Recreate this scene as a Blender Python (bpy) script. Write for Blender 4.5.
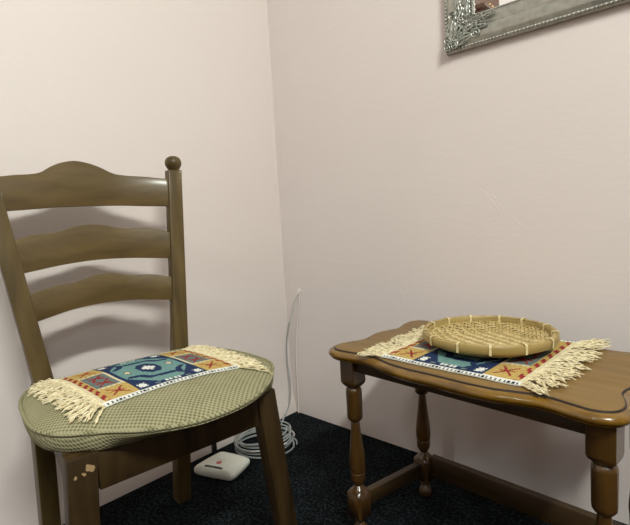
import bpy, bmesh, math, random
from mathutils import Vector, Matrix, noise as mnoise
random.seed(7)
for o in list(bpy.data.objects): bpy.data.objects.remove(o)
C = bpy.context.scene.collection
PI = math.pi

# ------------------------------------------------------------------ camera
f_px, pitch, roll, yaw = 470.8, .1005, -.0569, .7518
F = Vector((-math.sin(yaw)*math.cos(pitch), math.cos(yaw)*math.cos(pitch), -math.sin(pitch)))
R0 = F.cross(Vector((0, 0, 1))).normalized(); U0 = R0.cross(F)
R1 = R0*math.cos(roll)+U0*math.sin(roll); U1 = -R0*math.sin(roll)+U0*math.cos(roll)
cd = bpy.data.cameras.new('camera'); cam = bpy.data.objects.new('camera', cd); C.objects.link(cam)
cam.matrix_world = Matrix(((R1.x, U1.x, -F.x, 1.2939), (R1.y, U1.y, -F.y, -1.2104), (R1.z, U1.z, -F.z, .75), (0, 0, 0, 1)))
cd.sensor_fit = 'HORIZONTAL'; cd.sensor_width = 36; cd.lens = 36*f_px/630; cd.clip_start = .02
bpy.context.scene.camera = cam
# ------------------------------------------------------------------ world, lamps, exposure
w = bpy.data.worlds.new('world'); bpy.context.scene.world = w; w.use_nodes = True
w.node_tree.nodes['Background'].inputs[0].default_value = (.9, .95, 1, 1)
w.node_tree.nodes['Background'].inputs[1].default_value = .3

def lamp(name, loc, axis, length, power, col):
    """fluorescent tube lamp under the ceiling, long side along axis, shining down and towards the corner"""
    l = bpy.data.lights.new(name, 'AREA'); l.shape = 'RECTANGLE'; l.size = length; l.size_y = .10; l.energy = power; l.color = col
    o = bpy.data.objects.new(name, l); C.objects.link(o)
    X = Vector(axis).normalized(); d = (Vector((.45, -.55, .5))-Vector(loc)); d = (d-X*d.dot(X)).normalized(); Z = -d; Y = Z.cross(X)
    o.matrix_world = Matrix(((X.x, Y.x, Z.x, loc[0]), (X.y, Y.y, Z.y, loc[1]), (X.z, Y.z, Z.z, loc[2]), (0, 0, 0, 1)))
    return o
lamp('ceiling_lamp_east', (2.2, -1.38, 2.32), (0, 1, 0), .8, 57, (.96, 1, .92))
lamp('ceiling_lamp_south', (1.1, -3.0, 2.38), (0, 1, 0), 1.0, 17, (.93, 1, .98))
lw = lamp('rail_highlight_lamp_east', (3.36, -2.07, 2.16), (0, 1, 0), .42, 10, (.82, .96, 1)); lw.data.size_y = .30  # unseen cool lamp, added for a bluish highlight on the chair's top rail

vs = bpy.context.scene.view_settings
vs.view_transform = 'Standard'; vs.look = 'None'; vs.gamma = 1; vs.use_curve_mapping = False
vs.exposure = -.06

# ------------------------------------------------------------------ helpers
def node_mat(name):
    m = bpy.data.materials.new(name); m.use_nodes = True
    nt = m.node_tree; return m, nt, nt.nodes['Principled BSDF']

def plain(name, col, rough=.6, metal=0, spec=.5, coat=0):
    m, nt, b = node_mat(name)
    b.inputs['Base Color'].default_value = (*col, 1); b.inputs['Roughness'].default_value = rough
    b.inputs['Metallic'].default_value = metal; b.inputs['Specular IOR Level'].default_value = spec
    b.inputs['Coat Weight'].default_value = coat
    return m

def noisy(name, c1, c2, scale=20, rough=.6, stretch=(1, 1, 1), bump=.1, bscale=None, bdist=.001, metal=0, spec=.5, coat=0, detail=5, lo=.35, hi=.65, rot=(0, 0, 0), coat_rough=.1):
    m, nt, b = node_mat(name); N = nt.nodes.new; L = nt.links.new
    tc = N('ShaderNodeTexCoord'); mp = N('ShaderNodeMapping'); mp.inputs['Scale'].default_value = stretch; mp.inputs['Rotation'].default_value = rot
    L(tc.outputs['Object'], mp.inputs[0])
    n = N('ShaderNodeTexNoise'); n.inputs['Scale'].default_value = scale; n.inputs['Detail'].default_value = detail
    L(mp.outputs[0], n.inputs[0])
    cr = N('ShaderNodeValToRGB'); cr.color_ramp.elements[0].position = lo; cr.color_ramp.elements[1].position = hi
    cr.color_ramp.elements[0].color = (*c1, 1); cr.color_ramp.elements[1].color = (*c2, 1)
    L(n.outputs[0], cr.inputs[0]); L(cr.outputs[0], b.inputs['Base Color'])
    b.inputs['Roughness'].default_value = rough; b.inputs['Metallic'].default_value = metal
    b.inputs['Specular IOR Level'].default_value = spec; b.inputs['Coat Weight'].default_value = coat; b.inputs['Coat Roughness'].default_value = coat_rough
    if bump:
        n2 = N('ShaderNodeTexNoise'); n2.inputs['Scale'].default_value = bscale or scale*2; n2.inputs['Detail'].default_value = 4
        L(mp.outputs[0], n2.inputs[0]); bp = N('ShaderNodeBump'); bp.inputs['Strength'].default_value = bump; bp.inputs['Distance'].default_value = bdist
        L(n2.outputs[0], bp.inputs['Height']); L(bp.outputs[0], b.inputs['Normal'])
    return m

def props(o, label=None, cat=None, group=None, kind=None):
    if label: o['label'] = label
    if cat: o['category'] = cat
    if group: o['group'] = group
    if kind: o['kind'] = kind
    return o

def empty(name, loc, rz=0):
    o = bpy.data.objects.new(name, None); o.empty_display_size = .05; C.objects.link(o)
    o.location = loc; o.rotation_euler = (0, 0, rz); return o

class MB:
    """collects vertices and faces of one mesh"""
    def __init__(s): s.v = []; s.f = []; s.m = []
    def add(s, vs_, fs, mi=0):
        k = len(s.v); s.v += [tuple(v) for v in vs_]
        for f in fs: s.f.append(tuple(i+k for i in f)); s.m.append(mi if not isinstance(mi, list) else mi[len(s.m) % 1])
    def tube(s, pts, r, n=6, cap=True, mi=0, closed=False, flat=1.0):
        pts = [Vector(p) for p in pts]; k = len(s.v); N = len(pts)
        rr = r if isinstance(r, (list, tuple)) else [r]*N
        up = Vector((0, 0, 1)); prev = None
        for i, p in enumerate(pts):
            if closed: t = pts[(i+1) % N]-pts[i-1]
            else: t = pts[min(i+1, N-1)]-pts[max(i-1, 0)]
            if t.length < 1e-9: t = Vector((0, 0, 1))
            t.normalize()
            if prev is None:
                a = t.cross(up)
                if a.length < .05: a = t.cross(Vector((1, 0, 0)))
            else: a = prev - t*prev.dot(t)
            a.normalize(); prev = a; b = t.cross(a)
            for j in range(n):
                an = 2*PI*j/n; s.v.append(tuple(p+a*math.cos(an)*rr[i]+b*math.sin(an)*rr[i]*flat))
        for i in range(N if closed else N-1):
            for j in range(n):
                a0 = k+i*n+j; a1 = k+i*n+(j+1) % n; i2 = (i+1) % N
                s.f.append((a0, a1, k+i2*n+(j+1) % n, k+i2*n+j)); s.m.append(mi)
        if cap and not closed:
            s.f.append(tuple(k+j for j in range(n))[::-1]); s.m.append(mi)
            s.f.append(tuple(k+(N-1)*n+j for j in range(n))); s.m.append(mi)
    def lathe(s, prof, n=20, c=(0, 0), mi=0, squ=None):
        """prof list of (r,z); squ: exponent list making rings squarer"""
        k = len(s.v); N = len(prof)
        for i, (r, z) in enumerate(prof):
            for j in range(n):
                a = 2*PI*j/n; s.v.append((c[0]+r*math.cos(a), c[1]+r*math.sin(a), z))
        for i in range(N-1):
            for j in range(n):
                s.f.append((k+i*n+j, k+i*n+(j+1) % n, k+(i+1)*n+(j+1) % n, k+(i+1)*n+j)); s.m.append(mi)
        s.f.append(tuple(k+j for j in range(n))[::-1]); s.m.append(mi)
        s.f.append(tuple(k+(N-1)*n+j for j in range(n))); s.m.append(mi)
    def loft(s, rings, cap=True, mi=0):
        k = len(s.v); n = len(rings[0])
        for r in rings: s.v += [tuple(p) for p in r]
        for i in range(len(rings)-1):
            m_ = mi[i] if isinstance(mi, list) else mi
            for j in range(n):
                s.f.append((k+i*n+j, k+i*n+(j+1) % n, k+(i+1)*n+(j+1) % n, k+(i+1)*n+j)); s.m.append(m_)
        if cap:
            s.f.append(tuple(k+j for j in range(n))[::-1]); s.m.append(mi[0] if isinstance(mi, list) else mi)
            s.f.append(tuple(k+(len(rings)-1)*n+j for j in range(n))); s.m.append(mi[-1] if isinstance(mi, list) else mi)
    def box(s, x0, x1, y0, y1, z0, z1, mi=0):
        s.add([(x0, y0, z0), (x1, y0, z0), (x1, y1, z0), (x0, y1, z0), (x0, y0, z1), (x1, y0, z1), (x1, y1, z1), (x0, y1, z1)],
              [(0, 3, 2, 1), (4, 5, 6, 7), (0, 1, 5, 4), (1, 2, 6, 5), (2, 3, 7, 6), (3, 0, 4, 7)], mi)
    def ball(s, c, r, sx=1, sy=1, sz=1, n=10, mi=0, rot=None):
        k = len(s.v); m = max(4, n//2)
        for i in range(1, m):
            t = PI*i/m
            for j in range(n):
                a = 2*PI*j/n; p = Vector((r*sx*math.sin(t)*math.cos(a), r*sy*math.sin(t)*math.sin(a), r*sz*math.cos(t)))
                if rot: p = rot @ p
                s.v.append(tuple(p+Vector(c)))
        T = Vector((0, 0, r*sz)); B = Vector((0, 0, -r*sz))
        if rot: T = rot @ T; B = rot @ B
        s.v.append(tuple(T+Vector(c))); s.v.append(tuple(B+Vector(c))); t_ = len(s.v)-2
        for i in range(m-2):
            for j in range(n):
                s.f.append((k+i*n+j, k+(i+1)*n+j, k+(i+1)*n+(j+1) % n, k+i*n+(j+1) % n)); s.m.append(mi)
        for j in range(n):
            s.f.append((t_, k+j, k+(j+1) % n)); s.m.append(mi)
            s.f.append((t_+1, k+(m-2)*n+(j+1) % n, k+(m-2)*n+j)); s.m.append(mi)
    def build(s, name, mats, parent=None, smooth=True, bevel=0, seg=2, angle=35):
        me = bpy.data.meshes.new(name); me.from_pydata(s.v, [], s.f)
        mats = mats if isinstance(mats, (list, tuple)) else [mats]
        for m in mats: me.materials.append(m)
        me.polygons.foreach_set('material_index', s.m)
        bm = bmesh.new(); bm.from_mesh(me); bmesh.ops.recalc_face_normals(bm, faces=bm.faces)
        if bevel:
            es = [e for e in bm.edges if len(e.link_faces) == 2 and e.calc_face_angle(0) > .6]
            bmesh.ops.bevel(bm, geom=es, offset=bevel, segments=seg, affect='EDGES', profile=.5, clamp_overlap=True)
        bm.to_mesh(me); bm.free()
        if smooth:
            me.polygons.foreach_set('use_smooth', [True]*len(me.polygons)); me.set_sharp_from_angle(angle=math.radians(angle))
        o = bpy.data.objects.new(name, me); C.objects.link(o)
        if parent: o.parent = parent
        return o

def interp(pts, x):
    if x <= pts[0][0]: return pts[0][1]
    for (a, b), (c, d) in zip(pts, pts[1:]):
        if x <= c:
            t = (x-a)/(c-a); return b+(d-b)*t
    return pts[-1][1]

def spline(pts, n, closed=False):
    """Catmull-Rom through points (tuples of any length)"""
    out = []; N = len(pts); P = [Vector(p) for p in pts]
    for i in range(N if closed else N-1):
        p0 = P[i-1] if (closed or i > 0) else P[0]; p1 = P[i]; p2 = P[(i+1) % N]
        p3 = P[(i+2) % N] if (closed or i+2 < N) else P[-1]
        for k in range(n):
            t = k/n
            out.append(.5*((2*p1)+(p2-p0)*t+(2*p0-5*p1+4*p2-p3)*t*t+(3*p1-p0-3*p2+p3)*t**3))
    if not closed: out.append(P[-1])
    return out

# ------------------------------------------------------------------ materials
def wall_mat(name, c):
    m, nt, b = node_mat(name); N = nt.nodes.new; L = nt.links.new
    tc = N('ShaderNodeTexCoord')
    n1 = N('ShaderNodeTexNoise'); n1.inputs['Scale'].default_value = 1.6; n1.inputs['Detail'].default_value = 3
    L(tc.outputs['Object'], n1.inputs[0])
    mx = N('ShaderNodeMix'); mx.data_type = 'RGBA'
    mx.inputs[6].default_value = (c[0]*.97, c[1]*.95, c[2]*.94, 1); mx.inputs[7].default_value = (c[0]*1.02, c[1]*1.03, c[2]*1.03, 1)
    L(n1.outputs[0], mx.inputs[0]); L(mx.outputs[2], b.inputs['Base Color'])
    b.inputs['Roughness'].default_value = .55; b.inputs['Specular IOR Level'].default_value = .25
    mp = N('ShaderNodeMapping'); mp.inputs['Scale'].default_value = (.55, .55, 1.6); L(tc.outputs['Object'], mp.inputs[0])
    n2 = N('ShaderNodeTexNoise'); n2.inputs['Scale'].default_value = 60; n2.inputs['Detail'].default_value = 5; n2.inputs['Roughness'].default_value = .65
    L(mp.outputs[0], n2.inputs[0])
    n3 = N('ShaderNodeTexNoise'); n3.inputs['Scale'].default_value = 9; n3.inputs['Detail'].default_value = 2; L(mp.outputs[0], n3.inputs[0])
    ad = N('ShaderNodeMath'); ad.operation = 'MULTIPLY_ADD'; L(n3.outputs[0], ad.inputs[0]); ad.inputs[1].default_value = 1.2; L(n2.outputs[0], ad.inputs[2])
    bp = N('ShaderNodeBump'); bp.inputs['Strength'].default_value = .25; bp.inputs['Distance'].default_value = .0018
    L(ad.outputs[0], bp.inputs['Height']); L(bp.outputs[0], b.inputs['Normal'])
    return m
WALL_L = wall_mat('painted_wallpaper_left', (.765, .690, .662))
WALL_R = wall_mat('painted_wallpaper_right', (.765, .692, .672))
CEIL = noisy('ceiling_paint', (.74, .70, .66), (.78, .74, .70), 8, .8, bump=.05)

def carpet_mat():
    m, nt, b = node_mat('dark_carpet'); N = nt.nodes.new; L = nt.links.new
    tc = N('ShaderNodeTexCoord')
    n = N('ShaderNodeTexNoise'); n.inputs['Scale'].default_value = 125; n.inputs['Detail'].default_value = 4; n.inputs['Roughness'].default_value = .7
    L(tc.outputs['Object'], n.inputs[0])
    n1 = N('ShaderNodeTexNoise'); n1.inputs['Scale'].default_value = 14; n1.inputs['Detail'].default_value = 3
    L(tc.outputs['Object'], n1.inputs[0])
    ad = N('ShaderNodeMath'); ad.operation = 'MULTIPLY_ADD'; L(n1.outputs[0], ad.inputs[0]); ad.inputs[1].default_value = .15; L(n.outputs[0], ad.inputs[2])
    cr = N('ShaderNodeValToRGB'); e = cr.color_ramp.elements
    e[0].position = .54; e[0].color = (.0004, .0007, .0010, 1); e[1].position = .80; e[1].color = (.030, .042, .050, 1)
    L(ad.outputs[0], cr.inputs[0]); L(cr.outputs[0], b.inputs['Base Color'])
    b.inputs['Roughness'].default_value = .95; b.inputs['Specular IOR Level'].default_value = .1
    bp = N('ShaderNodeBump'); bp.inputs['Strength'].default_value = .9; bp.inputs['Distance'].default_value = .004
    L(n.outputs[0], bp.inputs['Height']); L(bp.outputs[0], b.inputs['Normal'])
    return m
CARPET = carpet_mat()

def wood(name, c1, c2, stretch, scale=9, rough=.4, coat=.3, chips=None, bump=.12, coat_rough=.25, spec=.5):
    m = noisy(name, c1, c2, scale, rough, stretch, bump, scale*3, .0015, coat=coat, coat_rough=coat_rough, lo=.3, hi=.72, spec=spec)
    nt = m.node_tree; N = nt.nodes.new; L = nt.links.new; b = nt.nodes['Principled BSDF']
    if chips:   # worn spots where the stain is knocked off
        tc = [n for n in nt.nodes if n.type == 'TEX_COORD'][0]; src = b.inputs['Base Color'].links[0].from_socket
        for (px, py, pz, r) in chips:
            di = N('ShaderNodeVectorMath'); di.operation = 'DISTANCE'; L(tc.outputs['Object'], di.inputs[0]); di.inputs[1].default_value = (px, py, pz)
            nz = N('ShaderNodeTexNoise'); nz.inputs['Scale'].default_value = 90; nz.inputs['Detail'].default_value = 3; L(tc.outputs['Object'], nz.inputs[0])
            ma = N('ShaderNodeMath'); ma.operation = 'MULTIPLY_ADD'; L(nz.outputs[0], ma.inputs[0]); ma.inputs[1].default_value = r*2.6; L(di.outputs['Value'], ma.inputs[2])
            lt = N('ShaderNodeMath'); lt.operation = 'LESS_THAN'; L(ma.outputs[0], lt.inputs[0]); lt.inputs[1].default_value = r*2.05
            mx = N('ShaderNodeMix'); mx.data_type = 'RGBA'; L(lt.outputs[0], mx.inputs[0]); L(src, mx.inputs[6]); mx.inputs[7].default_value = (.36, .24, .12, 1)
            src = mx.outputs[2]
        L(src, b.inputs['Base Color'])
    return m
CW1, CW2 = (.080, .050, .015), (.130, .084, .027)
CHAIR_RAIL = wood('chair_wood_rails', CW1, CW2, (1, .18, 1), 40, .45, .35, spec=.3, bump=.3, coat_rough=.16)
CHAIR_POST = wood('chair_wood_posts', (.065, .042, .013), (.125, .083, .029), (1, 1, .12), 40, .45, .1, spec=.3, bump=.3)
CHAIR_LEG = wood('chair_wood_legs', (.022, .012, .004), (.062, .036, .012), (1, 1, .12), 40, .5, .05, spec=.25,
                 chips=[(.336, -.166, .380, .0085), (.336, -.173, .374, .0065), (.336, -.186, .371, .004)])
TAB_TOP = wood('table_top_wood', (.165, .095, .026), (.235, .140, .044), (.12, 1, 1), 45, .5, .12, bump=.06, spec=.3)
TAB_EDGE = wood('table_edge_varnish', (.095, .044, .005), (.25, .130, .013), (.3, 1, 1), 55, .26, .5, bump=.06, coat_rough=.12)
TAB_GROOVE = plain('table_groove', (.018, .010, .004), .5)
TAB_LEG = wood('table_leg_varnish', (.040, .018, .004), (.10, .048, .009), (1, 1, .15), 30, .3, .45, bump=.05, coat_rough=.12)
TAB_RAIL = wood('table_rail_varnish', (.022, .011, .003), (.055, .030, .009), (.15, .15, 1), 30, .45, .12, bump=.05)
FRINGE = noisy('cream_cotton', (.62, .52, .31), (.82, .74, .52), 120, .9, bump=.3, bscale=400, spec=.1)
BAMBOO = noisy('bamboo_hoop', (.27, .19, .060), (.40, .29, .105), 12, .42, (.5, .5, 6), bump=.1, spec=.4)
WEAVE = noisy('bamboo_strip', (.56, .43, .19), (.74, .60, .32), 60, .5, bump=.1, spec=.35)
TIE = plain('pale_cane_tie', (.66, .55, .29), .5)

def fabric_mat():
    m, nt, b = node_mat('green_woven_upholstery'); N = nt.nodes.new; L = nt.links.new
    tc = N('ShaderNodeTexCoord'); sp = N('ShaderNodeSeparateXYZ'); L(tc.outputs['Object'], sp.inputs[0])
    def sn(sock, k, ph=0):
        a = N('ShaderNodeMath'); a.operation = 'MULTIPLY_ADD'; L(sock, a.inputs[0]); a.inputs[1].default_value = k; a.inputs[2].default_value = ph
        s_ = N('ShaderNodeMath'); s_.operation = 'SINE'; L(a.outputs[0], s_.inputs[0]); return s_.outputs[0]
    mu = N('ShaderNodeMath'); mu.operation = 'MULTIPLY'
    zz = N('ShaderNodeMath'); zz.operation = 'ADD'; L(sp.outputs[0], zz.inputs[0]); L(sp.outputs[2], zz.inputs[1])
    K = 2*PI/.0088
    L(sn(zz.outputs[0], K), mu.inputs[0]); L(sn(sp.outputs[1], K), mu.inputs[1])
    mr = N('ShaderNodeMapRange'); mr.inputs[1].default_value = -.8; mr.inputs[2].default_value = .8; L(mu.outputs[0], mr.inputs[0])
    nz = N('ShaderNodeTexNoise'); nz.inputs['Scale'].default_value = 30; nz.inputs['Detail'].default_value = 5; L(tc.outputs['Object'], nz.inputs[0])
    ad = N('ShaderNodeMath'); ad.operation = 'MULTIPLY_ADD'; L(nz.outputs[0], ad.inputs[0]); ad.inputs[1].default_value = .5; L(mr.outputs[0], ad.inputs[2])
    cr = N('ShaderNodeValToRGB'); e = cr.color_ramp.elements
    e[0].position = .15; e[0].color = (.115, .105, .048, 1); e[1].position = 1; e[1].color = (.35, .33, .20, 1)
    L(ad.outputs[0], cr.inputs[0]); L(cr.outputs[0], b.inputs['Base Color'])
    b.inputs['Roughness'].default_value = .9; b.inputs['Specular IOR Level'].default_value = .15
    bp = N('ShaderNodeBump'); bp.inputs['Strength'].default_value = .6; bp.inputs['Distance'].default_value = .0012
    L(mr.outputs[0], bp.inputs['Height']); L(bp.outputs[0], b.inputs['Normal'])
    return m
FABRIC = fabric_mat()

# ------------------------------------------------------------------ the room
RX, RY, RZ = 3.4, -4.2, 2.5
def slab(name, x0, x1, y0, y1, z0, z1, m):
    b = MB(); b.box(x0, x1, y0, y1, z0, z1); return props(b.build(name, m, smooth=False), kind='structure')
slab('floor', -.1, RX+.1, RY-.1, .1, -.1, 0, CARPET)
slab('ceiling', -.1, RX+.1, RY-.1, .1, RZ, RZ+.1, CEIL)
slab('wall_right', 0, RX, 0, .1, 0, RZ, WALL_R)
WALL_F = noisy('far_wall_paint', (.46, .30, .22), (.52, .36, .27), 6, .8, bump=.05)
slab('wall_east', RX, RX+.1, RY, 0, 0, RZ, WALL_F)
slab('wall_south', 0, RX, RY-.1, RY, 0, RZ, WALL_F)
# left wall: plaster swells gently outwards over the last centimetres above the carpet
b = MB()
prof = [(0, RZ), (0, .16), (.002, .11), (.006, .07), (.013, .04), (.019, .02), (.021, 0)]
ys = [RY+(-RY)*i/30 for i in range(31)]
rings = []
for y in ys:
    rings.append([(x, y, z) for x, z in prof]+[(-.1, y, 0), (-.1, y, RZ)])
b.loft(rings)
props(b.build('wall_left', WALL_L, angle=50), kind='structure')

RIDGES = [[(0.786, 0.784), (0.807, 0.767), (0.824, 0.743), (0.847, 0.722), (0.868, 0.701), (0.887, 0.686), (0.906, 0.69), (0.925, 0.692)], [(0.211, 0.6), (0.299, 0.585), (0.37, 0.587), (0.432, 0.579)], [(0.493, 0.522), (0.517, 0.502), (0.53, 0.472), (0.521, 0.441), (0.535, 0.423)], [(0.768, 0.796), (0.791, 0.773), (0.819, 0.736)]]
# hairline ridges in the plaster of the right wall
wr = bpy.data.objects['wall_right']
for L_ in RIDGES:
    b = MB(); b.tube([(x, .0003, z) for x, z in L_], [.0007+.0004*math.sin(i*1.7) for i in range(len(L_))], 6)
    props(b.build('plaster_ridge', WALL_R, wr), kind='structure')
# ------------------------------------------------------------------ chair
CH = (.2342, -.7562, 0); CYAW = -.0979
chair = empty('dining_chair', CH, CYAW)
props(chair, 'brown wooden ladder-back chair with three wavy back rails and green padded seat', 'chair')
ZS = .406
def pu(z): return -.0665*max(z-ZS, 0)/.5-.0576*max(ZS-z, 0)/.4
def pv(z): return .1739+.0569*max(z-ZS, 0)/.5
for sd in (-1, 1):
    b = MB(); rings = []
    for z in [0, .1, .2, .3, .385, ZS, .43, .5, .6, .7, .8, .887]:
        t = .034 if z < .5 else .034
        u1 = pu(z); u0 = u1-.026-(.012 if sd > 0 else .018)*min(1, max(0, (.50-z)/.1)); vo = pv(z)-((.008 if z > ZS else -.006) if sd < 0 else 0); vi = vo-.037
        rings.append([(u0, sd*vi, z), (u1, sd*vi, z), (u1, sd*vo, z), (u0, sd*vo, z)])
    b.loft(rings)
    p = b.build('back_post', CHAIR_POST, chair, bevel=.003)
    b = MB(); zt = .887; cu, cv = pu(zt)-.013, sd*(pv(zt)-.017-(.008 if sd < 0 else 0))
    b.lathe([(.013, zt-.001), (.0135, zt+.001), (.0150, zt+.003), (.0185, zt+.008), (.0205, zt+.013), (.0213, zt+.018), (.0203, zt+.025), (.0168, zt+.031), (.010, zt+.0355), (.002, zt+.037)], 20, (cu, cv))
    b.build('finial', CHAIR_POST, p)
    # front leg
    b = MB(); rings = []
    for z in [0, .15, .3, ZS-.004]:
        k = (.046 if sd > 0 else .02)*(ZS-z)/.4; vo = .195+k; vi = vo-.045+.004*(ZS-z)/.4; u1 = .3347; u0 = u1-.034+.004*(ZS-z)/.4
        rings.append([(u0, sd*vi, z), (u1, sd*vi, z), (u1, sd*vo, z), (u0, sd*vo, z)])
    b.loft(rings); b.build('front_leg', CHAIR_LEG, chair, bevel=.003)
def ladder(top, bot, sh=0, th=.015):
    b = MB(); rings = []; n = 48
    vl = pv((top[-1][1]+bot[-1][1])/2)-.034+.004
    tp = spline([(-x, z) for x, z in top[:0:-1]]+top, 8); 
    def val(pts, x): return interp([(p[0], p[1]) for p in pts], x)
    bp = spline([(-x, z) for x, z in bot[:0:-1]]+bot, 8)
    for i in range(n+1):
        v = -vl+2*vl*i/n; zt = val(tp, (v-sh*(1-(v/vl)**2))*top[-1][0]/vl); zb = val(bp, v*bot[-1][0]/vl)
        ring = []
        bow = (.034 if top[0][1] > .9 else .028)*(1-(v/vl)**2)
        for z, o in ((zb, 0), (zt, 0), (zt, 1), (zb, 1)):
            u = pu((zb+zt)/2)+(z-(zb+zt)/2)*-.133-.006-bow-(th if o else 0)
            ring.append((u, v, z))
        rings.append(ring)
    b.loft(rings); return b.build('ladder_rail', CHAIR_RAIL, chair, bevel=.0025)
ladder([(0, .908), (.03, .903), (.055, .893), (.08, .879), (.105, .874), (.14, .871), (.19, .864)], [(0, .801), (.07, .8), (.12, .797), (.19, .793)], -.018)
ladder([(0, .758), (.03, .755), (.055, .748), (.08, .744), (.11, .743), (.14, .739), (.175, .727)], [(0, .674), (.07, .671), (.12, .666), (.175, .660)], -.008)
ladder([(0, .640), (.03, .637), (.055, .630), (.08, .627), (.11, .626), (.14, .621), (.17, .614)], [(0, .572), (.07, .569), (.12, .562), (.17, .555)], .010)
# seat rails
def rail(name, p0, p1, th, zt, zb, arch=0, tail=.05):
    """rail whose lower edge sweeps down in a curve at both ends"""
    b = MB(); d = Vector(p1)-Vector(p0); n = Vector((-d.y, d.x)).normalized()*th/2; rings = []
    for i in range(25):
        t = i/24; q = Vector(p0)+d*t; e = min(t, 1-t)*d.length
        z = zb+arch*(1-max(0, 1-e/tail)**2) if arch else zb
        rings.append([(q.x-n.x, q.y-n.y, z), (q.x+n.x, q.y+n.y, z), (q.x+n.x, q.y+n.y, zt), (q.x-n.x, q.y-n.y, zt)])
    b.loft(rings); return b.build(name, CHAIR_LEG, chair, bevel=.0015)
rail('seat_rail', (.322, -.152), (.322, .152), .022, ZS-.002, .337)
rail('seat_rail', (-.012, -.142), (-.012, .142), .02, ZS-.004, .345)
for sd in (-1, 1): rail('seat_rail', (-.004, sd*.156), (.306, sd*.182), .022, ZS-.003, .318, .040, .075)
# upholstered seat
outl = [(.428, 0), (.422, .062), (.397, .122), (.345, .182), (.288, .226), (.24, .239), (.165, .238), (.09, .224), (.035, .196), (.004, .15), (-.004, .07), (-.004, 0), (-.004, -.07), (.004, -.15), (.03, -.19), (.083, -.210), (.143, -.218), (.225, -.221), (.278, -.209), (.313, -.184), (.347, -.140), (.388, -.098), (.416, -.05)]
outl = [tuple(p) for p in spline(outl, 5, True)]
CU, CVV = .2, 0
def srad(u, v):
    """0 at seat centre, 1 on the seat outline"""
    an = math.atan2(v, u-CU); best = None
    for i in range(len(outl)):
        a = outl[i]; c = outl[(i+1) % len(outl)]
        aa = math.atan2(a[1], a[0]-CU); ac = math.atan2(c[1], c[0]-CU)
        d = (ac-aa+PI) % (2*PI)-PI; e = (an-aa+PI) % (2*PI)-PI
        if abs(d) < 1 and d != 0 and -1e-6 <= e/d <= 1+1e-6:
            t = e/d; q = (a[0]+(c[0]-a[0])*t, a[1]+(c[1]-a[1])*t)
            return math.hypot(u-CU, v)/math.hypot(q[0]-CU, q[1])
    return 1
def dome(r): return .434+.024*(1-min(r, 1)**2.6)
b = MB(); rings = []
N_ = len(outl)
def ring(sc, z, wob=0):
    return [(CU+(u-CU)*sc, v*sc, z+wob*math.sin(i*.9)*math.sin(i*.37)) for i, (u, v) in enumerate(outl)]
def under(k, sc, z, wob):
    out = []
    for i, (u, v) in enumerate(outl):
        uu = u if u < .34 else .34+(u-.34)*(1-.72*k)
        out.append((CU+(uu-CU)*sc, v*sc, z+wob*math.sin(i*.9)*math.sin(i*.37)))
    return out
for k, sc, z in [(1, .94, .4005), (1, .965, .4015), (.92, .985, .405), (.6, .995, .413), (.25, 1, .421), (0, 1, .428), (0, .992, .4315)]: rings.append(under(k, sc, z, .0010 if k > .5 else .0004))
for sc in (.975, .95, .92, .87, .8, .7, .6, .5, .4, .3, .2, .1, .03): rings.append(ring(sc, dome(sc)))
b.loft(rings)
cush = b.build('seat_cushion', FABRIC, chair, angle=80)
b = MB(); b.tube([(CU+(u-CU)*.996, v*.996, .4335) for u, v in outl], .0032, 8, closed=True)
b.build('piping', FABRIC, cush)

# ------------------------------------------------------------------ side table
TY = -.09; TC = (.897, -.292)
table = empty('side_table', (TC[0], TC[1], 0), TY)
props(table, 'small brown varnished side table with scalloped top, turned legs and low stretchers', 'table')
q = [(0, .197), (.06, .198), (.11, .193), (.15, .181), (.185, .175), (.22, .181), (.250, .185), (.275, .177), (.291, .158), (.295, .130), (.287, .100), (.277, .075), (.280, .045), (.288, .015)]
full = q+[(x, -y) for x, y in q[::-1]]+[(-x, -y) for x, y in q[1:]]+[(-x, y) for x, y in q[:0:-1]]
# remove the doubled first point pairs
pts = []
for p in full:
    if not pts or math.hypot(p[0]-pts[-1][0], p[1]-pts[-1][1]) > 1e-6: pts.append(p)
full = [tuple(p) for p in spline([(x-(.007 if x < -.22 else 0), y*.985+(.010*(x+.25)/.5 if x > -.25 and y < 0 else 0)) for x, y in pts], 6, True)]
def inset(poly, d):
    out = []; n = len(poly)
    for i in range(n):
        a = Vector(poly[i-2]); c = Vector(poly[(i+2) % n]); t = (c-a).normalized()
        nn = Vector((t.y, -t.x))
        p = Vector(poly[i]); 
        if nn.dot(-p) < 0: nn = -nn
        out.append(p+nn*d)
    return out
b = MB(); rings = []; mi = []
TZ = .45
for d, z, m_ in [(.030, TZ-.024, 1), (.010, TZ-.024, 1), (.006, TZ-.021, 1), (.006, TZ-.0185, 1), (.0025, TZ-.0175, 1), (0, TZ-.014, 1), (.0002, TZ-.010, 1), (.002, TZ-.0065, 1), (.005, TZ-.0045, 1), (.0085, TZ-.0035, 1), (.0115, TZ-.0032, 1), (.0125, TZ-.0028, 2), (.0135, TZ-.0005, 2), (.0152, TZ, 0)]:
    rings.append([(p[0], p[1], z) for p in inset(full, d)]); mi.append(m_)
b.loft(rings, mi=mi)
b.m[-1] = 0
b.build('tabletop', [TAB_TOP, TAB_EDGE, TAB_GROOVE], table, angle=40)
LEG = [(-.248, -.135), (.256, -.123), (.250, .100), (-.225, .091)]
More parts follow.
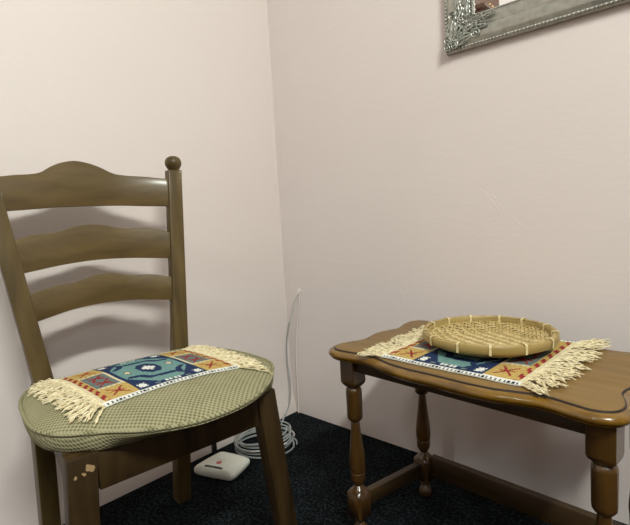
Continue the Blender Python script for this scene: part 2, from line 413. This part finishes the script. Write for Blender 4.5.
for (x, y) in LEG:
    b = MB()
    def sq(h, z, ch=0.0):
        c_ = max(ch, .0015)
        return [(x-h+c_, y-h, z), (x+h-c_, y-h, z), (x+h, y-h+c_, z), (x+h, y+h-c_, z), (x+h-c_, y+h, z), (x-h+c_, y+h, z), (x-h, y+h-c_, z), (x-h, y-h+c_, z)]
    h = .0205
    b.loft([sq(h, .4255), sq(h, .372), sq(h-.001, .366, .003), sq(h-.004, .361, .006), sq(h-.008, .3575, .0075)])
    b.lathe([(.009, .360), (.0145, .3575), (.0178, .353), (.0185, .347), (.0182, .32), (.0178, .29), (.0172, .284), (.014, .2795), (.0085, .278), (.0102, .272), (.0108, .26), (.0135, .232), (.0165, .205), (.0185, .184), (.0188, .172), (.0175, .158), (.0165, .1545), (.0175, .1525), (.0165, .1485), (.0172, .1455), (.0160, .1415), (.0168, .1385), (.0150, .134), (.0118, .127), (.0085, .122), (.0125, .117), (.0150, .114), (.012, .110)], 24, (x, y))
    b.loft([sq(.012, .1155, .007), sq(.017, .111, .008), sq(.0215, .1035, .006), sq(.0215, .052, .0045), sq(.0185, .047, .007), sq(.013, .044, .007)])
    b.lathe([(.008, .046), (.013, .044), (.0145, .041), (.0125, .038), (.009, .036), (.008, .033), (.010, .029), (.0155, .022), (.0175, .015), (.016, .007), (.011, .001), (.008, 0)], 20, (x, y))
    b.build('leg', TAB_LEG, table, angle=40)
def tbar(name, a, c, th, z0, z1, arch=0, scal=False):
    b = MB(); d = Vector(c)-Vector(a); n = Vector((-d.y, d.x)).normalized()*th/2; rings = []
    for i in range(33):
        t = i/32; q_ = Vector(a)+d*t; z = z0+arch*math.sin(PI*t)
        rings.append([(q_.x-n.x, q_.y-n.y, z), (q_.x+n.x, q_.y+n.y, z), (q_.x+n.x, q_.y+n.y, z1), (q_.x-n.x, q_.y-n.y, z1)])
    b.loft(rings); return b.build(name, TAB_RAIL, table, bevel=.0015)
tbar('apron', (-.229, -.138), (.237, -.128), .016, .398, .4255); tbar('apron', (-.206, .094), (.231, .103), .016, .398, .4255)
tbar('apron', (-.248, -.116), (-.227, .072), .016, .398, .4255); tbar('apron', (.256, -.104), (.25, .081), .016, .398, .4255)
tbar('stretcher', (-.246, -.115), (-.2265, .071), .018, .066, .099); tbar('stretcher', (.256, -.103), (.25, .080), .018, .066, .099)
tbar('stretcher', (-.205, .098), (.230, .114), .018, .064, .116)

# ------------------------------------------------------------------ woven mats
YEL, RED, GRY, NAVY, TEAL, CREAM, BLK, WHT = range(8)
def cloth(name, c): return noisy(name, tuple(x*.8 for x in c), tuple(min(1, x*1.12) for x in c), 260, .9, bump=.35, bscale=500, bdist=.0006, spec=.1)
MCOL = [cloth('mat_yellow', (.50, .35, .115)), cloth('mat_red', (.27, .028, .030)), cloth('mat_grey_teal', (.14, .18, .17)), cloth('mat_navy', (.020, .036, .092)),
        cloth('mat_turquoise', (.155, .29, .275)), cloth('mat_cream', (.68, .60, .40)), cloth('mat_black', (.02, .022, .03)), cloth('mat_white', (.74, .75, .70))]
def cross(da, db, ra, rb, w=.28):
    """red X: da, db offsets from its centre"""
    x, y = da/ra, db/rb
    if abs(x) > 1 or abs(y) > 1: return False
    return abs(abs(x)-abs(y)) < w*.85 or (abs(y) < .13 and abs(x) < .9)
HOOK1 = ([(-.37, -.30), (-.25, -.34), (-.17, -.52), (.16, -.54)], .052)
HOOK2 = ([(.38, -.30), (.27, -.42), (.22, -.62), (.34, -.74)], .040)
def pattern(l, w_):
    a = abs(l-.5)*2; bb = abs(w_-.5)*2; sb = (w_-.5)*2; sa = (l-.5)*2
    if bb > .93: return BLK if ((l*38) % 1 < .42 and .945 < bb < .99) else WHT
    if bb > .905: return NAVY if a < .5 else WHT
    if a > .95: return CREAM
    if a > .87:
        t = (w_*9+(.25 if a > .91 else 0)) % 1
        return RED if t < .55 else YEL
    if a > .85: return YEL
    if a > .53:
        if bb < .36:
            if cross(a-.69, abs(sb)-.15, .115, .17, .2): return RED
            return GRY
        if bb < .41+.03*math.sin(a*90): return CREAM
        if cross(a-.69, bb-.655, .11, .16, .2): return RED
        return YEL
    if a > .505: return CREAM if bb < .42 else YEL
    if a > .49 and bb > .42: return NAVY
    # middle field
    if a/.14+bb/.34 < 1.45 and a < .155 and bb < .30:
        if a/.14+bb/.34 > 1.18 or a > .125 or bb > .26: return NAVY
        if (bb < .05 and a < .085) or (a < .025 and bb < .17) or (abs(a/.07-bb/.12) < .3 and a < .06): return WHT
        return NAVY
    if abs(a-.31)/.065+bb/.14 < 1: return CREAM if abs(a-.31)/.065+bb/.14 < .6 else GRY
    inside = a < .44 and bb < .80 and a/.44+bb/.80 < 1.42
    if inside:
        for sg in (1, -1):     # the hooks turn like a pinwheel
            x, y = sa*sg, sb*sg
            for pl, th in (HOOK1, HOOK2):
                for (ax, ay), (bx, by) in zip(pl, pl[1:]):
                    dx, dy = bx-ax, (by-ay); L2 = dx*dx+dy*dy*.8
                    t = max(0, min(1, ((x-ax)*dx+(y-ay)*dy*.8)/L2))
                    if math.hypot(x-ax-dx*t, (y-ay-dy*t)*.9) < th: return NAVY
        return TEAL
    if .36 < a < .46 and .70 < bb < .86:
        return WHT if (abs(a-.41) < .012 or abs(bb-.78) < .025 or abs(abs(a-.41)*1.6-abs(bb-.78)) < .02) else NAVY
    if a < .12 and .82 < bb < .89: return WHT if (int(a*100) % 3 != 0) else GRY
    if .18 < a < .26 and .83 < bb < .88: return GRY
    return NAVY

def make_mat(label, origin, rz, cor, surf, fr_len, lift=.001):
    """cor: four corners (l=0,w=0),(l=1,w=0),(l=1,w=1),(l=0,w=1) in the frame of origin/rz; surf(x,y)->z in that frame"""
    root = empty('woven_mat', origin, rz); props(root, label, 'mat', 'woven mats with the same pattern')
    NX, NY = 108, 84; cs = [Vector(c) for c in cor]
    def P(l, w_):
        return (cs[0]*(1-l)+cs[1]*l)*(1-w_)+(cs[3]*(1-l)+cs[2]*l)*w_
    b = MB(); TH = .0026
    rp = lambda l, w_: mnoise.noise(Vector((l*5, w_*4, 3)))*.0012+.0012
    idx = {}
    for i in range(NX+1):
        for j in range(NY+1):
            l, w_ = i/NX, j/NY; p = P(l, w_)
            edge = (i in (0, NX) or j in (0, NY))
            b.v.append((p.x, p.y, surf(p.x, p.y)+TH+lift+rp(l, w_)-(.0008 if edge else 0)))
    for i in range(NX):
        for j in range(NY):
            k = i*(NY+1)+j; b.f.append((k, k+NY+1, k+NY+2, k+1)); b.m.append(pattern((i+.5)/NX, (j+.5)/NY))
    bd = [i*(NY+1) for i in range(NX+1)]+[NX*(NY+1)+j for j in range(1, NY+1)]+[i*(NY+1)+NY for i in range(NX-1, -1, -1)]+[j for j in range(NY-1, 0, -1)]
    k0 = len(b.v)
    for k in bd: v = b.v[k]; b.v.append((v[0], v[1], v[2]-TH))
    for i in range(len(bd)):
        j = (i+1) % len(bd); b.f.append((bd[i], bd[j], k0+j, k0+i)); b.m.append(WHT)
    me = b.build('mat_fabric', MCOL, root, angle=60)
    for end in (0, 1):
        b = MB(); n = 46; rnd = random.Random(11+end+int(abs(origin[0])*1000))
        for c in range(n):
            w_ = (c+.5)/n; p0 = P(end, w_); p1 = P(1-end, w_); d = (p0-p1).normalized(); s_ = Vector((-d.y, d.x))
            ang = rnd.gauss(0, .20)+((w_-.5)*.35-.45*math.exp(-w_*9)+.2*math.exp(-(1-w_)*9))*(1 if end else -1); ln = fr_len*(1 if end else .88)*rnd.uniform(.80, 1.10)
            dd = (d*math.cos(ang)+s_*math.sin(ang))
            for st in range(4):
                off = rnd.uniform(-.0022, .0022); ph = rnd.uniform(0, 6); am = rnd.uniform(.0008, .0022)
                hl = rnd.uniform(.001, .0075); tipd = rnd.gauss(0, .0035); l2 = ln*rnd.uniform(.82, 1.05)
                pl = []; rr = []
                for k in range(10):
                    t = k/9; q_ = p0-d*.002+dd*l2*t+s_*(off+tipd*t+am*math.sin(ph+t*14))
                    z = surf(q_.x, q_.y)+lift+.0022+hl*math.sin(min(1, t*1.6)*PI*.62)*(.7+.3*math.sin(ph*2+t*17))
                    pl.append((q_.x, q_.y, z)); rr.append((.0012+.0005*math.sin(t*22+ph))*(1 if k < 9 else .6))
                b.tube(pl, rr, 5)
        for j in range(40):   # knotted selvedge
            w_ = (j+.5)/40; q_ = P(end, w_); b.ball((q_.x, q_.y, surf(q_.x, q_.y)+lift+.003), .0026, n=6)
        b.build('fringe', FRINGE, root, angle=70)
    return root
# on the chair: frame of the chair shifted to the mat's middle
MU, MV = .176, .004
cc, ss = math.cos(CYAW), math.sin(CYAW)
mo = (CH[0]+MU*cc-MV*ss, CH[1]+MU*ss+MV*cc, .457)
def seat_surf(x, y):
    u, v = x+MU, y+MV; r = srad(u, v)
    return (dome(r)-(.02*max(0, r-.97)*4)) - .457
make_mat('woven turquoise, navy and red mat with cream fringes on the green chair seat', mo, CYAW,
         [(.288-MU, -.122-MV), (.290-MU, .144-MV), (.066-MU, .128-MV), (.046-MU, -.141-MV)], seat_surf, .062)
tc_, ts_ = math.cos(TY), math.sin(TY)
def TW(x, y): return (TC[0]+x*tc_-y*ts_, TC[1]+x*ts_+y*tc_)
mo2 = (.885, -.297, TZ)
# corners in world axes round mo2
def wc(x, y): return (x-mo2[0], y-mo2[1])
make_mat('woven navy and red mat with cream fringes under the round basket on the table', mo2, 0,
         [wc(.738, -.436), wc(1.022, -.444), wc(1.034, -.132), wc(.746, -.160)], lambda x, y: 0, .063)

# ------------------------------------------------------------------ basket
BC = (.889, -.255); BZ = TZ+.0078; BR = .134
basket = empty('bamboo_basket', (BC[0], BC[1], BZ), .35)
props(basket, 'shallow round woven bamboo basket tray with a tied hoop rim on the table mat', 'basket')
def bz(r): return .0015+.0185*max(0, (r-.080)/(.123-.080))**1.7
b = MB()
RI = .124
def strip(b, horiz, c, k, w_=.0064, mi=0):
    hl = math.sqrt(max(0, RI*RI-c*c)); 
    if hl < .01: return
    n = max(4, int(2*hl/.0022)); pl = []; k0 = len(b.v)
    for i in range(n+1):
        s_ = -hl+2*hl*i/n; gi = math.floor((s_+.2)/.0076)
        up = ((gi+k*(1 if horiz else 1)) % 4) < 2
        if not horiz: up = not (((gi+k) % 4) < 2)
        r = math.hypot(s_, c); z = bz(r)+(.0017 if up else .0002)
        if horiz: A = (s_, c-w_/2, z); B = (s_, c+w_/2, z)
        else: A = (c-w_/2, s_, z); B = (c+w_/2, s_, z)
        b.v += [A, B, (A[0], A[1], z-.0009), (B[0], B[1], z-.0009)]
    for i in range(n):
        a = k0+i*4
        for f in ((a, a+1, a+5, a+4), (a+2, a+6, a+7, a+3), (a, a+4, a+6, a+2), (a+1, a+3, a+7, a+5)): b.f.append(f); b.m.append(mi)
m = int(RI/.0076)
for k in range(-m, m+1):
    strip(b, True, k*.0076, k+40); strip(b, False, k*.0076, k+40, mi=1)
WEAVE2 = noisy('bamboo_strip_darker', (.34, .24, .085), (.50, .37, .16), 60, .5, bump=.1, spec=.35)
b.build('woven_base', [WEAVE, WEAVE2], basket, smooth=False)
b = MB()  # woven underside closing the base
N_ = 96; pr = [(.002, .0), (.06, .0), (.088, .0), (.102, .0018), (.114, .0060), (.123, .0120), (.1285, .020)]
b.loft([[(r*math.cos(2*PI*j/N_), r*math.sin(2*PI*j/N_), z-.0006+.0005*(j % 2)) for j in range(N_)] for r, z in pr], cap=False)
b.build('underside', WEAVE2, basket, smooth=False)
def hoop(r0, r1, z0, z1, jit=0):
    b = MB(); n = 96; rings = []
    for j in range(n):
        a = 2*PI*j/n; ca, sa = math.cos(a), math.sin(a); e = .0006*math.sin(a*3+jit)
        prof_ = [(r0, z0), (r0, z1-.001), (r0+.0008, z1), (r1-.0008, z1), (r1, z1-.001), (r1+.0004, (z0+z1)/2), (r1, z0+.001), (r1-.0008, z0)]
        rings.append([((r+e)*ca, (r+e)*sa, z+e) for r, z in prof_])
    rings.append(rings[0]); b.loft(rings, cap=False)
    return b.build('rim_hoop', BAMBOO, basket, angle=50)
hoop(.1295, .1340, .0155, .031); hoop(.1215, .1248, .0155, .030, 2)
b = MB(); b.tube([(.1272*math.cos(2*PI*j/80), .1272*math.sin(2*PI*j/80), .0305) for j in range(80)], .0026, 6, closed=True); b.build('rim_filler', WEAVE2, basket)
ties = [i*2*PI/13+random.uniform(-.05, .05) for i in range(13)]
for a in ties:
    ca, sa = math.cos(a), math.sin(a); b = MB(); wd = .0024
    path = [(.1206, .012), (.1206, .0305), (.1225, .0328), (.1275, .0338), (.1330, .0330), (.1352, .031), (.1352, .015), (.130, .0135), (.124, .0140)]
    rings = []
    for sgn in (-1, 1): pass
    k0 = len(b.v)
    for r, z in path+[path[0]]:
        for o in (0, .0009):
            rr_ = r+(o if r > .127 else -o)
            for sgn in (-1, 1): b.v.append((rr_*ca-sgn*wd*sa, rr_*sa+sgn*wd*ca, z+(o if z > .032 else 0)))
    for i in range(len(path)):
        p = k0+i*4; n_ = p+4
        for f in ((p, p+1, n_+1, n_), (p+2, n_+2, n_+3, p+3), (p, n_, n_+2, p+2), (p+1, p+3, n_+3, n_+1)): b.f.append(f); b.m.append(0)
    b.build('rim_tie', TIE, basket, smooth=False)

# ------------------------------------------------------------------ router, cables
WPL = plain('white_plastic', (.84, .88, .80), .35)
router = empty('wifi_router', (.143, -.452, 0), 0)
rc = [(.105-.160, -.520+.462), (.094-.160, -.402+.462), (.206-.160, -.372+.462), (.241-.160, -.470+.462)]
props(router, 'white rounded-square wifi router lying on the dark carpet under the chair', 'router')
def rq(sc, z, rad=.018):
    out = []; P4 = [Vector(p)*sc for p in rc]
    for i in range(4):
        p = P4[i]; a = (P4[i-1]-p).normalized(); c = (P4[(i+1) % 4]-p).normalized(); r = rad*sc
        for k in range(7):
            t = k/6; s0 = p+a*r; s2 = p+c*r
            out.append(s0*(1-t)**2+p*2*t*(1-t)+s2*t*t)
        q0 = p+c*r; nx = P4[(i+1) % 4]; q1 = nx-c*r; out2 = (q0+q1)/2
        out.append(out2*1.02)
    return [(v.x, v.y, z) for v in out]
b = MB(); b.loft([rq(.86, .001), rq(.94, .004), rq(.99, .010), rq(1, .016), rq(.985, .0205), rq(.965, .022), rq(.95, .0235), rq(.90, .027), rq(.82, .030), rq(.80, .0305), rq(.5, .0315), rq(.1, .032)])
b.build('body', WPL, router, angle=45)
# logo disc, slot and faint lettering on the lid
ex = Vector((.131, .038, 0)).normalized(); ey = Vector((-ex.y, ex.x, 0)); 
fx = (Vector(rc[3])-Vector(rc[0])).normalized(); fx = Vector((fx.x, fx.y, 0)); fy = Vector((-fx.y, fx.x, 0))
b = MB(); cen = fx*.002+fy*.002+Vector((0, 0, .0316))
b.add([tuple(cen+fx*.0085*math.cos(t*PI/12)+fy*.0085*math.sin(t*PI/12)) for t in range(24)]+[tuple(cen+Vector((0, 0, .0005))+fx*.0085*math.cos(t*PI/12)+fy*.0085*math.sin(t*PI/12)) for t in range(24)],
      [tuple(range(23, -1, -1)), tuple(range(24, 48))]+[(i, (i+1) % 24, 24+(i+1) % 24, 24+i) for i in range(24)])
b.build('logo', plain('logo_red', (.55, .03, .03), .4), router, smooth=False)
b = MB()
for dx in (-.003, .001): b.tube([tuple(cen+fx*(dx-.002)+fy*-.002+Vector((0, 0, .0007))), tuple(cen+fx*(dx+.003)+fy*.003+Vector((0, 0, .0007)))], .0007, 4)
b.build('logo_mark', plain('logo_white', (.8, .75, .72), .5), router, smooth=False)
b = MB(); s0 = Vector((0, 0, .0298))-fy*.024
n = 12; top = []; 
for i in range(n+1):
    t = i/n*2-1; top.append((s0+fx*.031*t+fy*(.0035+.003*(1-t*t))))
for i in range(n, -1, -1):
    t = i/n*2-1; top.append((s0+fx*.031*t*.97+fy*(-.0045+.001*(1-t*t))))
nn_ = len(top)
b.add([tuple(p) for p in top]+[tuple(p+Vector((0, 0, .0016))) for p in top], [tuple(range(nn_))[::-1], tuple(range(nn_, 2*nn_))]+[(i, (i+1) % nn_, nn_+(i+1) % nn_, nn_+i) for i in range(nn_)])
b.build('indicator_window', plain('dark_window', (.01, .012, .014), .15), router, smooth=False)
GTX = plain('grey_print', (.38, .38, .36), .5)
b = MB(); base = fy*.018+Vector((0, 0, .03165))
xx = -.016
for wdt in (.003, .0022, .0035, .0018, .003, .0026, .0032, .002, .0028):   # small unreadable grey print
    p = base+fx*(xx+wdt/2); b.v_ = None
    c4 = [p-fx*wdt*.4-fy*.0012, p+fx*wdt*.4-fy*.0012, p+fx*wdt*.4+fy*.0012, p-fx*wdt*.4+fy*.0012]
    b.add([tuple(c) for c in c4]+[tuple(c+Vector((0, 0, .0003))) for c in c4], [(3, 2, 1, 0), (4, 5, 6, 7), (0, 1, 5, 4), (1, 2, 6, 5), (2, 3, 7, 6), (3, 0, 4, 7)]); xx += wdt+.0008
b.build('printed_text', GTX, router, smooth=False)

GREY = plain('grey_cable', (.34, .37, .37), .45); WHC = plain('white_cable', (.62, .60, .56), .45); BLKC = plain('black_cable', (.012, .012, .014), .4)
# coil
rnd = random.Random(5); b = MB(); pl = []
turns = 7; CC = Vector((.135, -.262))
for i in range(turns*36+1):
    a = 2*PI*i/36; t = i/36; k = int(t)
    jr = math.sin(t*2.1+1)*.006; ox = .006*math.sin(t*1.7); oy = .006*math.cos(t*2.3)
    rx = .098+jr-.002*k; ry = .078+jr
    ca, sa = math.cos(a), math.sin(a)
    # long axis across the view
    x = CC.x+ox+rx*ca*.76-ry*sa*.62; y = CC.y+oy+rx*ca*.62+ry*sa*.76
    tilt = .018*(k/turns)*(1+ca)+.006*(1-ca)*(k/turns)
    z = .004+.0048*(t)*.8+tilt
    pl.append((x, y, z))
b.tube(pl, .0027, 6)
x0 = pl[-1]
props(b.build('cable_coil', GREY, angle=60), 'grey network cable wound in a loose coil on carpet in the corner', 'cable')
b = MB(); b.tube([(CC.x+.098*math.cos(a)*.76*1-.078*math.sin(a)*.62+.008, CC.y+.098*math.cos(a)*.62+.078*math.sin(a)*.76-.004, .030+.010*math.cos(a)) for a in [i*2*PI/40 for i in range(37)]], .0025, 6)
for a in (2.2,):
    pass
props(b.build('loose_cable_loop', WHC, angle=60), 'white cable looped on top of the grey cable coil', 'cable')
# single grey cable up to the hole in the right wall
path = [(.073, .002, .466), (.071, -.008, .464), (.062, -.014, .44), (.048, -.014, .40), (.030, -.016, .355), (.016, -.02, .30), (.010, -.022, .25), (.012, -.024, .20), (.022, -.028, .15), (.030, -.034, .10), (.036, -.05, .05), (.046, -.085, .022), (.075, -.13, .014), (.10, -.17, .012)]
b = MB(); b.tube([tuple(p) for p in spline(path, 8)], .0026, 6)
b2 = MB(); b2.tube([tuple(p) for p in spline(path[:5], 8)], .0031, 8)
hc = b.build('hanging_cable', GREY, angle=60); sl = b2.build('sleeve', WHC, hc); sl['label'] = 'white upper length of the cable'
props(hc, 'single grey cable hanging from the wall hole down the corner', 'cable')
path = [(.080, .002, .476), (.080, -.003, .473), (.076, -.005, .43), (.064, -.006, .38), (.055, -.006, .32), (.046, -.006, .26), (.042, -.006, .20), (.041, -.007, .12), (.042, -.008, .05), (.044, -.012, .004)]
b = MB(); b.tube([tuple(p) for p in spline(path, 8)], .0021, 6)
props(b.build('painted_cable', plain('painted_over', (.80, .76, .72), .5), angle=60), 'thin painted cable running down the right wall beside the corner', 'cable')
b = MB()
for i in range(7):
    a = i*2*PI/7; b.ball((.075+.006*math.cos(a), -.001, .474+.005*math.sin(a)), .0035*rnd.uniform(.7, 1.3), n=7)
props(b.build('plaster_plug', plain('plaster', (.78, .76, .72), .8), angle=60), 'small white plaster lump around cable hole in right wall', 'plaster')
# black lead behind the router
path = [(.052, -.405, .004), (.050, -.400, .03), (.047, -.398, .07), (.046, -.398, .11), (.040, -.39, .14), (.032, -.37, .15)]
b = MB(); b.box(.040, .052, -.404, -.392, .012, .085)
b.tube([(.046, -.398, .012), (.048, -.398, .005), (.070, -.40, .0035), (.105, -.415, .006), (.112, -.42, .010)], .003, 6)
b.tube([(.046, -.398, .085), (.045, -.396, .12), (.036, -.38, .16), (.028, -.33, .15), (.03, -.28, .09), (.05, -.25, .02)], .0022, 6)
props(b.build('power_lead', BLKC, angle=40), 'black plug and lead standing against left wall behind white router', 'cable')

# ------------------------------------------------------------------ mirror
MX0, MX1, MZ0, MZ1 = .689, 1.493, 1.149, 1.79
SILV = noisy('antique_silver', (.36, .35, .31), (.46, .45, .40), 60, .36, metal=.7, bump=.12, bscale=150, bdist=.0006, spec=.5)
SILVD = noisy('dark_silver', (.20, .21, .185), (.60, .61, .55), 220, .36, metal=.5, bump=.3, bscale=250, bdist=.001)
mirror = empty('wall_mirror', ((MX0+MX1)/2, 0, MZ0)); props(mirror, 'ornate antique silver framed mirror hanging on the right wall', 'mirror')
hw = (MX1-MX0)/2; H_ = MZ1-MZ0
prof = [(0, -.001), (.0005, -.011), (.002, -.016), (.006, -.019), (.0095, -.0175), (.0115, -.019), (.016, -.025), (.024, -.026), (.033, -.022), (.043, -.017), (.046, -.0155), (.0475, -.0165), (.056, -.0170), (.062, -.0165), (.066, -.0150), (.069, -.0140), (.0715, -.0155), (.0745, -.0160), (.077, -.0150), (.078, -.009)]
b = MB(); rings = []
for d, y in prof:
    rings.append([(-hw+d, y, d), (hw-d, y, d), (hw-d, y, H_-d), (-hw+d, y, H_-d)])
b.loft(rings, cap=False)
b.build('frame', SILV, mirror, angle=60)
b = MB(); b.box(-hw+.075, hw-.075, -.0100, -.006, .075, H_-.075)
b.build('glass', plain('mirror_glass', (.92, .92, .92), .02, metal=1), mirror, smooth=False)
b = MB(); b.box(-hw+.004, hw-.004, -.006, -.0005, .004, H_-.004); b.build('backboard', plain('backboard', (.12, .08, .05), .8), mirror, smooth=False)
def beads(off, y, r, step, name):
    b = MB()
    L_ = [((-hw+off, off), (hw-off, off)), ((hw-off, off), (hw-off, H_-off)), ((hw-off, H_-off), (-hw+off, H_-off)), ((-hw+off, H_-off), (-hw+off, off))]
    for a, c in L_:
        d = Vector(c)-Vector(a); n = int(d.length/step)
        for i in range(n):
            p = Vector(a)+d*i/n; b.ball((p.x, y, p.y), r, n=6)
    o = b.build(name, SILV, mirror, angle=80); o['kind'] = 'stuff'
beads(.0052, -.0195, .0036, .0088, 'outer_beading'); beads(.0745, -.0165, .0022, .0054, 'inner_beading')
def scroll(b, cx, cz, r, a0, turns, hand, y=-.026, rad=.0022):
    pl = []; rr = []
    n = int(turns*16)
    for i in range(n+1):
        t = i/n; a = a0+hand*2*PI*turns*t; q_ = r*(1-t*.85)
        pl.append((cx+q_*math.cos(a), y-.002*t, cz+q_*math.sin(a))); rr.append(rad*(1-.3*t))
    b.tube(pl, rr, 6); b.ball((pl[-1][0], pl[-1][1], pl[-1][2]), rad*1.5, n=6)
def leaf(b, x, z, ang, ln, wd, y=-.0235):
    """lobed acanthus leaf with curled tips"""
    d = Vector((math.cos(ang), 0, math.sin(ang))); s_ = Vector((-d.z, 0, d.x)); o = Vector((x, y, z))
    b.tube([tuple(o+d*ln*t+Vector((0, -.003*math.sin(PI*t), 0))) for t in (0, .25, .5, .75, 1)], [wd*.25, wd*.30, wd*.26, wd*.18, wd*.08], 6)
    for t in (.12, .42, .72):
        for sg in (-1, 1):
            e = o+d*ln*t; q_ = wd*(1.05-.6*t)
            pl = [e+s_*sg*q_*(.15+.75*math.sin(a*1.25))+d*q_*(.9*(1-math.cos(a*1.25)))+Vector((0, -.002, 0)) for a in (0, .5, 1, 1.5, 2)]
            b.tube([tuple(p) for p in pl], [wd*.16, wd*.22, wd*.22, wd*.18, wd*.12], 5)
            b.ball(tuple(pl[-1]), wd*.17, n=6)
for sx, ox in ((1, -hw), (-1, hw)):
    for sz, oz in ((1, 0), (-1, H_)):
        b = MB()
        def sc(x, z, r, a, t, h, rad=.0022): scroll(b, ox+sx*x, oz+sz*z, r, a if sx == 1 else PI-a, t, h*sx*sz, rad=rad)
        def lf(x, z, a, ln, wd):
            aa = math.radians(a); b_ang = math.atan2(sz*math.sin(aa), sx*math.cos(aa)); leaf(b, ox+sx*x, oz+sz*z, b_ang, ln, wd)
        sc(.012, .012, .012, 0, 1.6, 1); sc(.030, .014, .012, 2, 1.6, -1); sc(.014, .030, .012, 1, 1.6, 1)
        lf(.022, .022, 45, .055, .016); lf(.030, .018, 12, .060, .013); lf(.018, .030, 78, .060, .013)
        lf(.055, .036, 20, .050, .011); lf(.036, .055, 70, .050, .011)
        sc(.088, .028, .012, 3, 1.8, 1); sc(.028, .088, .012, -1, 1.8, -1)
        sc(.070, .050, .009, 0, 1.5, -1); sc(.050, .070, .009, 2, 1.5, 1)
        lf(.070, .064, 5, .045, .009); lf(.064, .070, 85, .045, .009); lf(.10, .060, 8, .035, .008); lf(.060, .10, 82, .035, .008)
        sc(.062, .062, .008, 1, 1.4, 1); lf(.085, .045, -5, .035, .009); lf(.045, .085, 95, .035, .009)
        for k in range(22): b.ball((ox+sx*random.uniform(.01, .06), -.025, oz+sz*random.uniform(.01, .06)), random.uniform(.002, .0045), n=6)
        b.build('corner_ornament', [SILVD], mirror, angle=60)
for zc, sz in ((0, 1), (H_, -1)):
    b = MB()
    for sg in (-1, 1):
        for k, (dx, ln) in enumerate(((.012, .03), (.03, .03), (.05, .028))): leaf(b, sg*dx, zc+sz*(.030+.004*k), math.atan2(sz*.25, sg), ln, .012)
        scroll(b, sg*.03, zc+sz*.05, .01, 0, 1.5, sg)
    b.ball((0, -.027, zc+sz*.04), .012, n=10)
    b.build('centre_ornament', [SILVD], mirror, angle=60)

# ------------------------------------------------------------------ shelf on the left wall, seen only in the mirror
SH = plain('dark_brown_shelf', (.16, .085, .055), .55); BRASS = plain('polished_brass', (.80, .58, .22), .25, metal=1)
shelf = empty('wall_shelf', (.0, -1.83, 1.80)); props(shelf, 'dark brown wooden shelf unit high on left wall, reflected in the mirror', 'shelf')
b = MB(); b.box(.001, .018, -.28, .25, 0, .34); b.build('back_panel', SH, shelf, bevel=.002)
b = MB(); b.box(.018, .14, -.28, .25, .085, .103); b.build('shelf_board', SH, shelf, bevel=.002)
for y in (-.24, .20):
    b = MB(); b.add([(.018, y, .02), (.018, y+.018, .02), (.12, y+.018, .085), (.12, y, .085), (.018, y, .085), (.018, y+.018, .085)], [(0, 3, 4), (1, 5, 2), (0, 1, 2, 3), (0, 4, 5, 1), (3, 2, 5, 4)]); b.build('bracket', SH, shelf, smooth=False)
for i in range(4):
    c = bpy.data.objects.new('candlestick', bpy.data.objects['candlestick'].data) if i else None
    if c is None:
        b = MB(); b.lathe([(.018, 0), (.018, .003), (.006, .010), (.004, .02), (.008, .028), (.004, .036), (.004, .052), (.010, .060), (.010, .066), (.007, .067)], 16); c = b.build('candlestick', BRASS)
    else: C.objects.link(c)
    c.location = (.075, -1.80-.045*i, 1.9035)
    props(c, ['brass candlestick nearest the corner on the dark reflected shelf', 'second brass candlestick from the corner on the reflected shelf', 'third brass candlestick from the corner on the reflected shelf', 'brass candlestick farthest from the corner on the reflected shelf'][i], 'candlestick', 'brass candlesticks on the wall shelf')
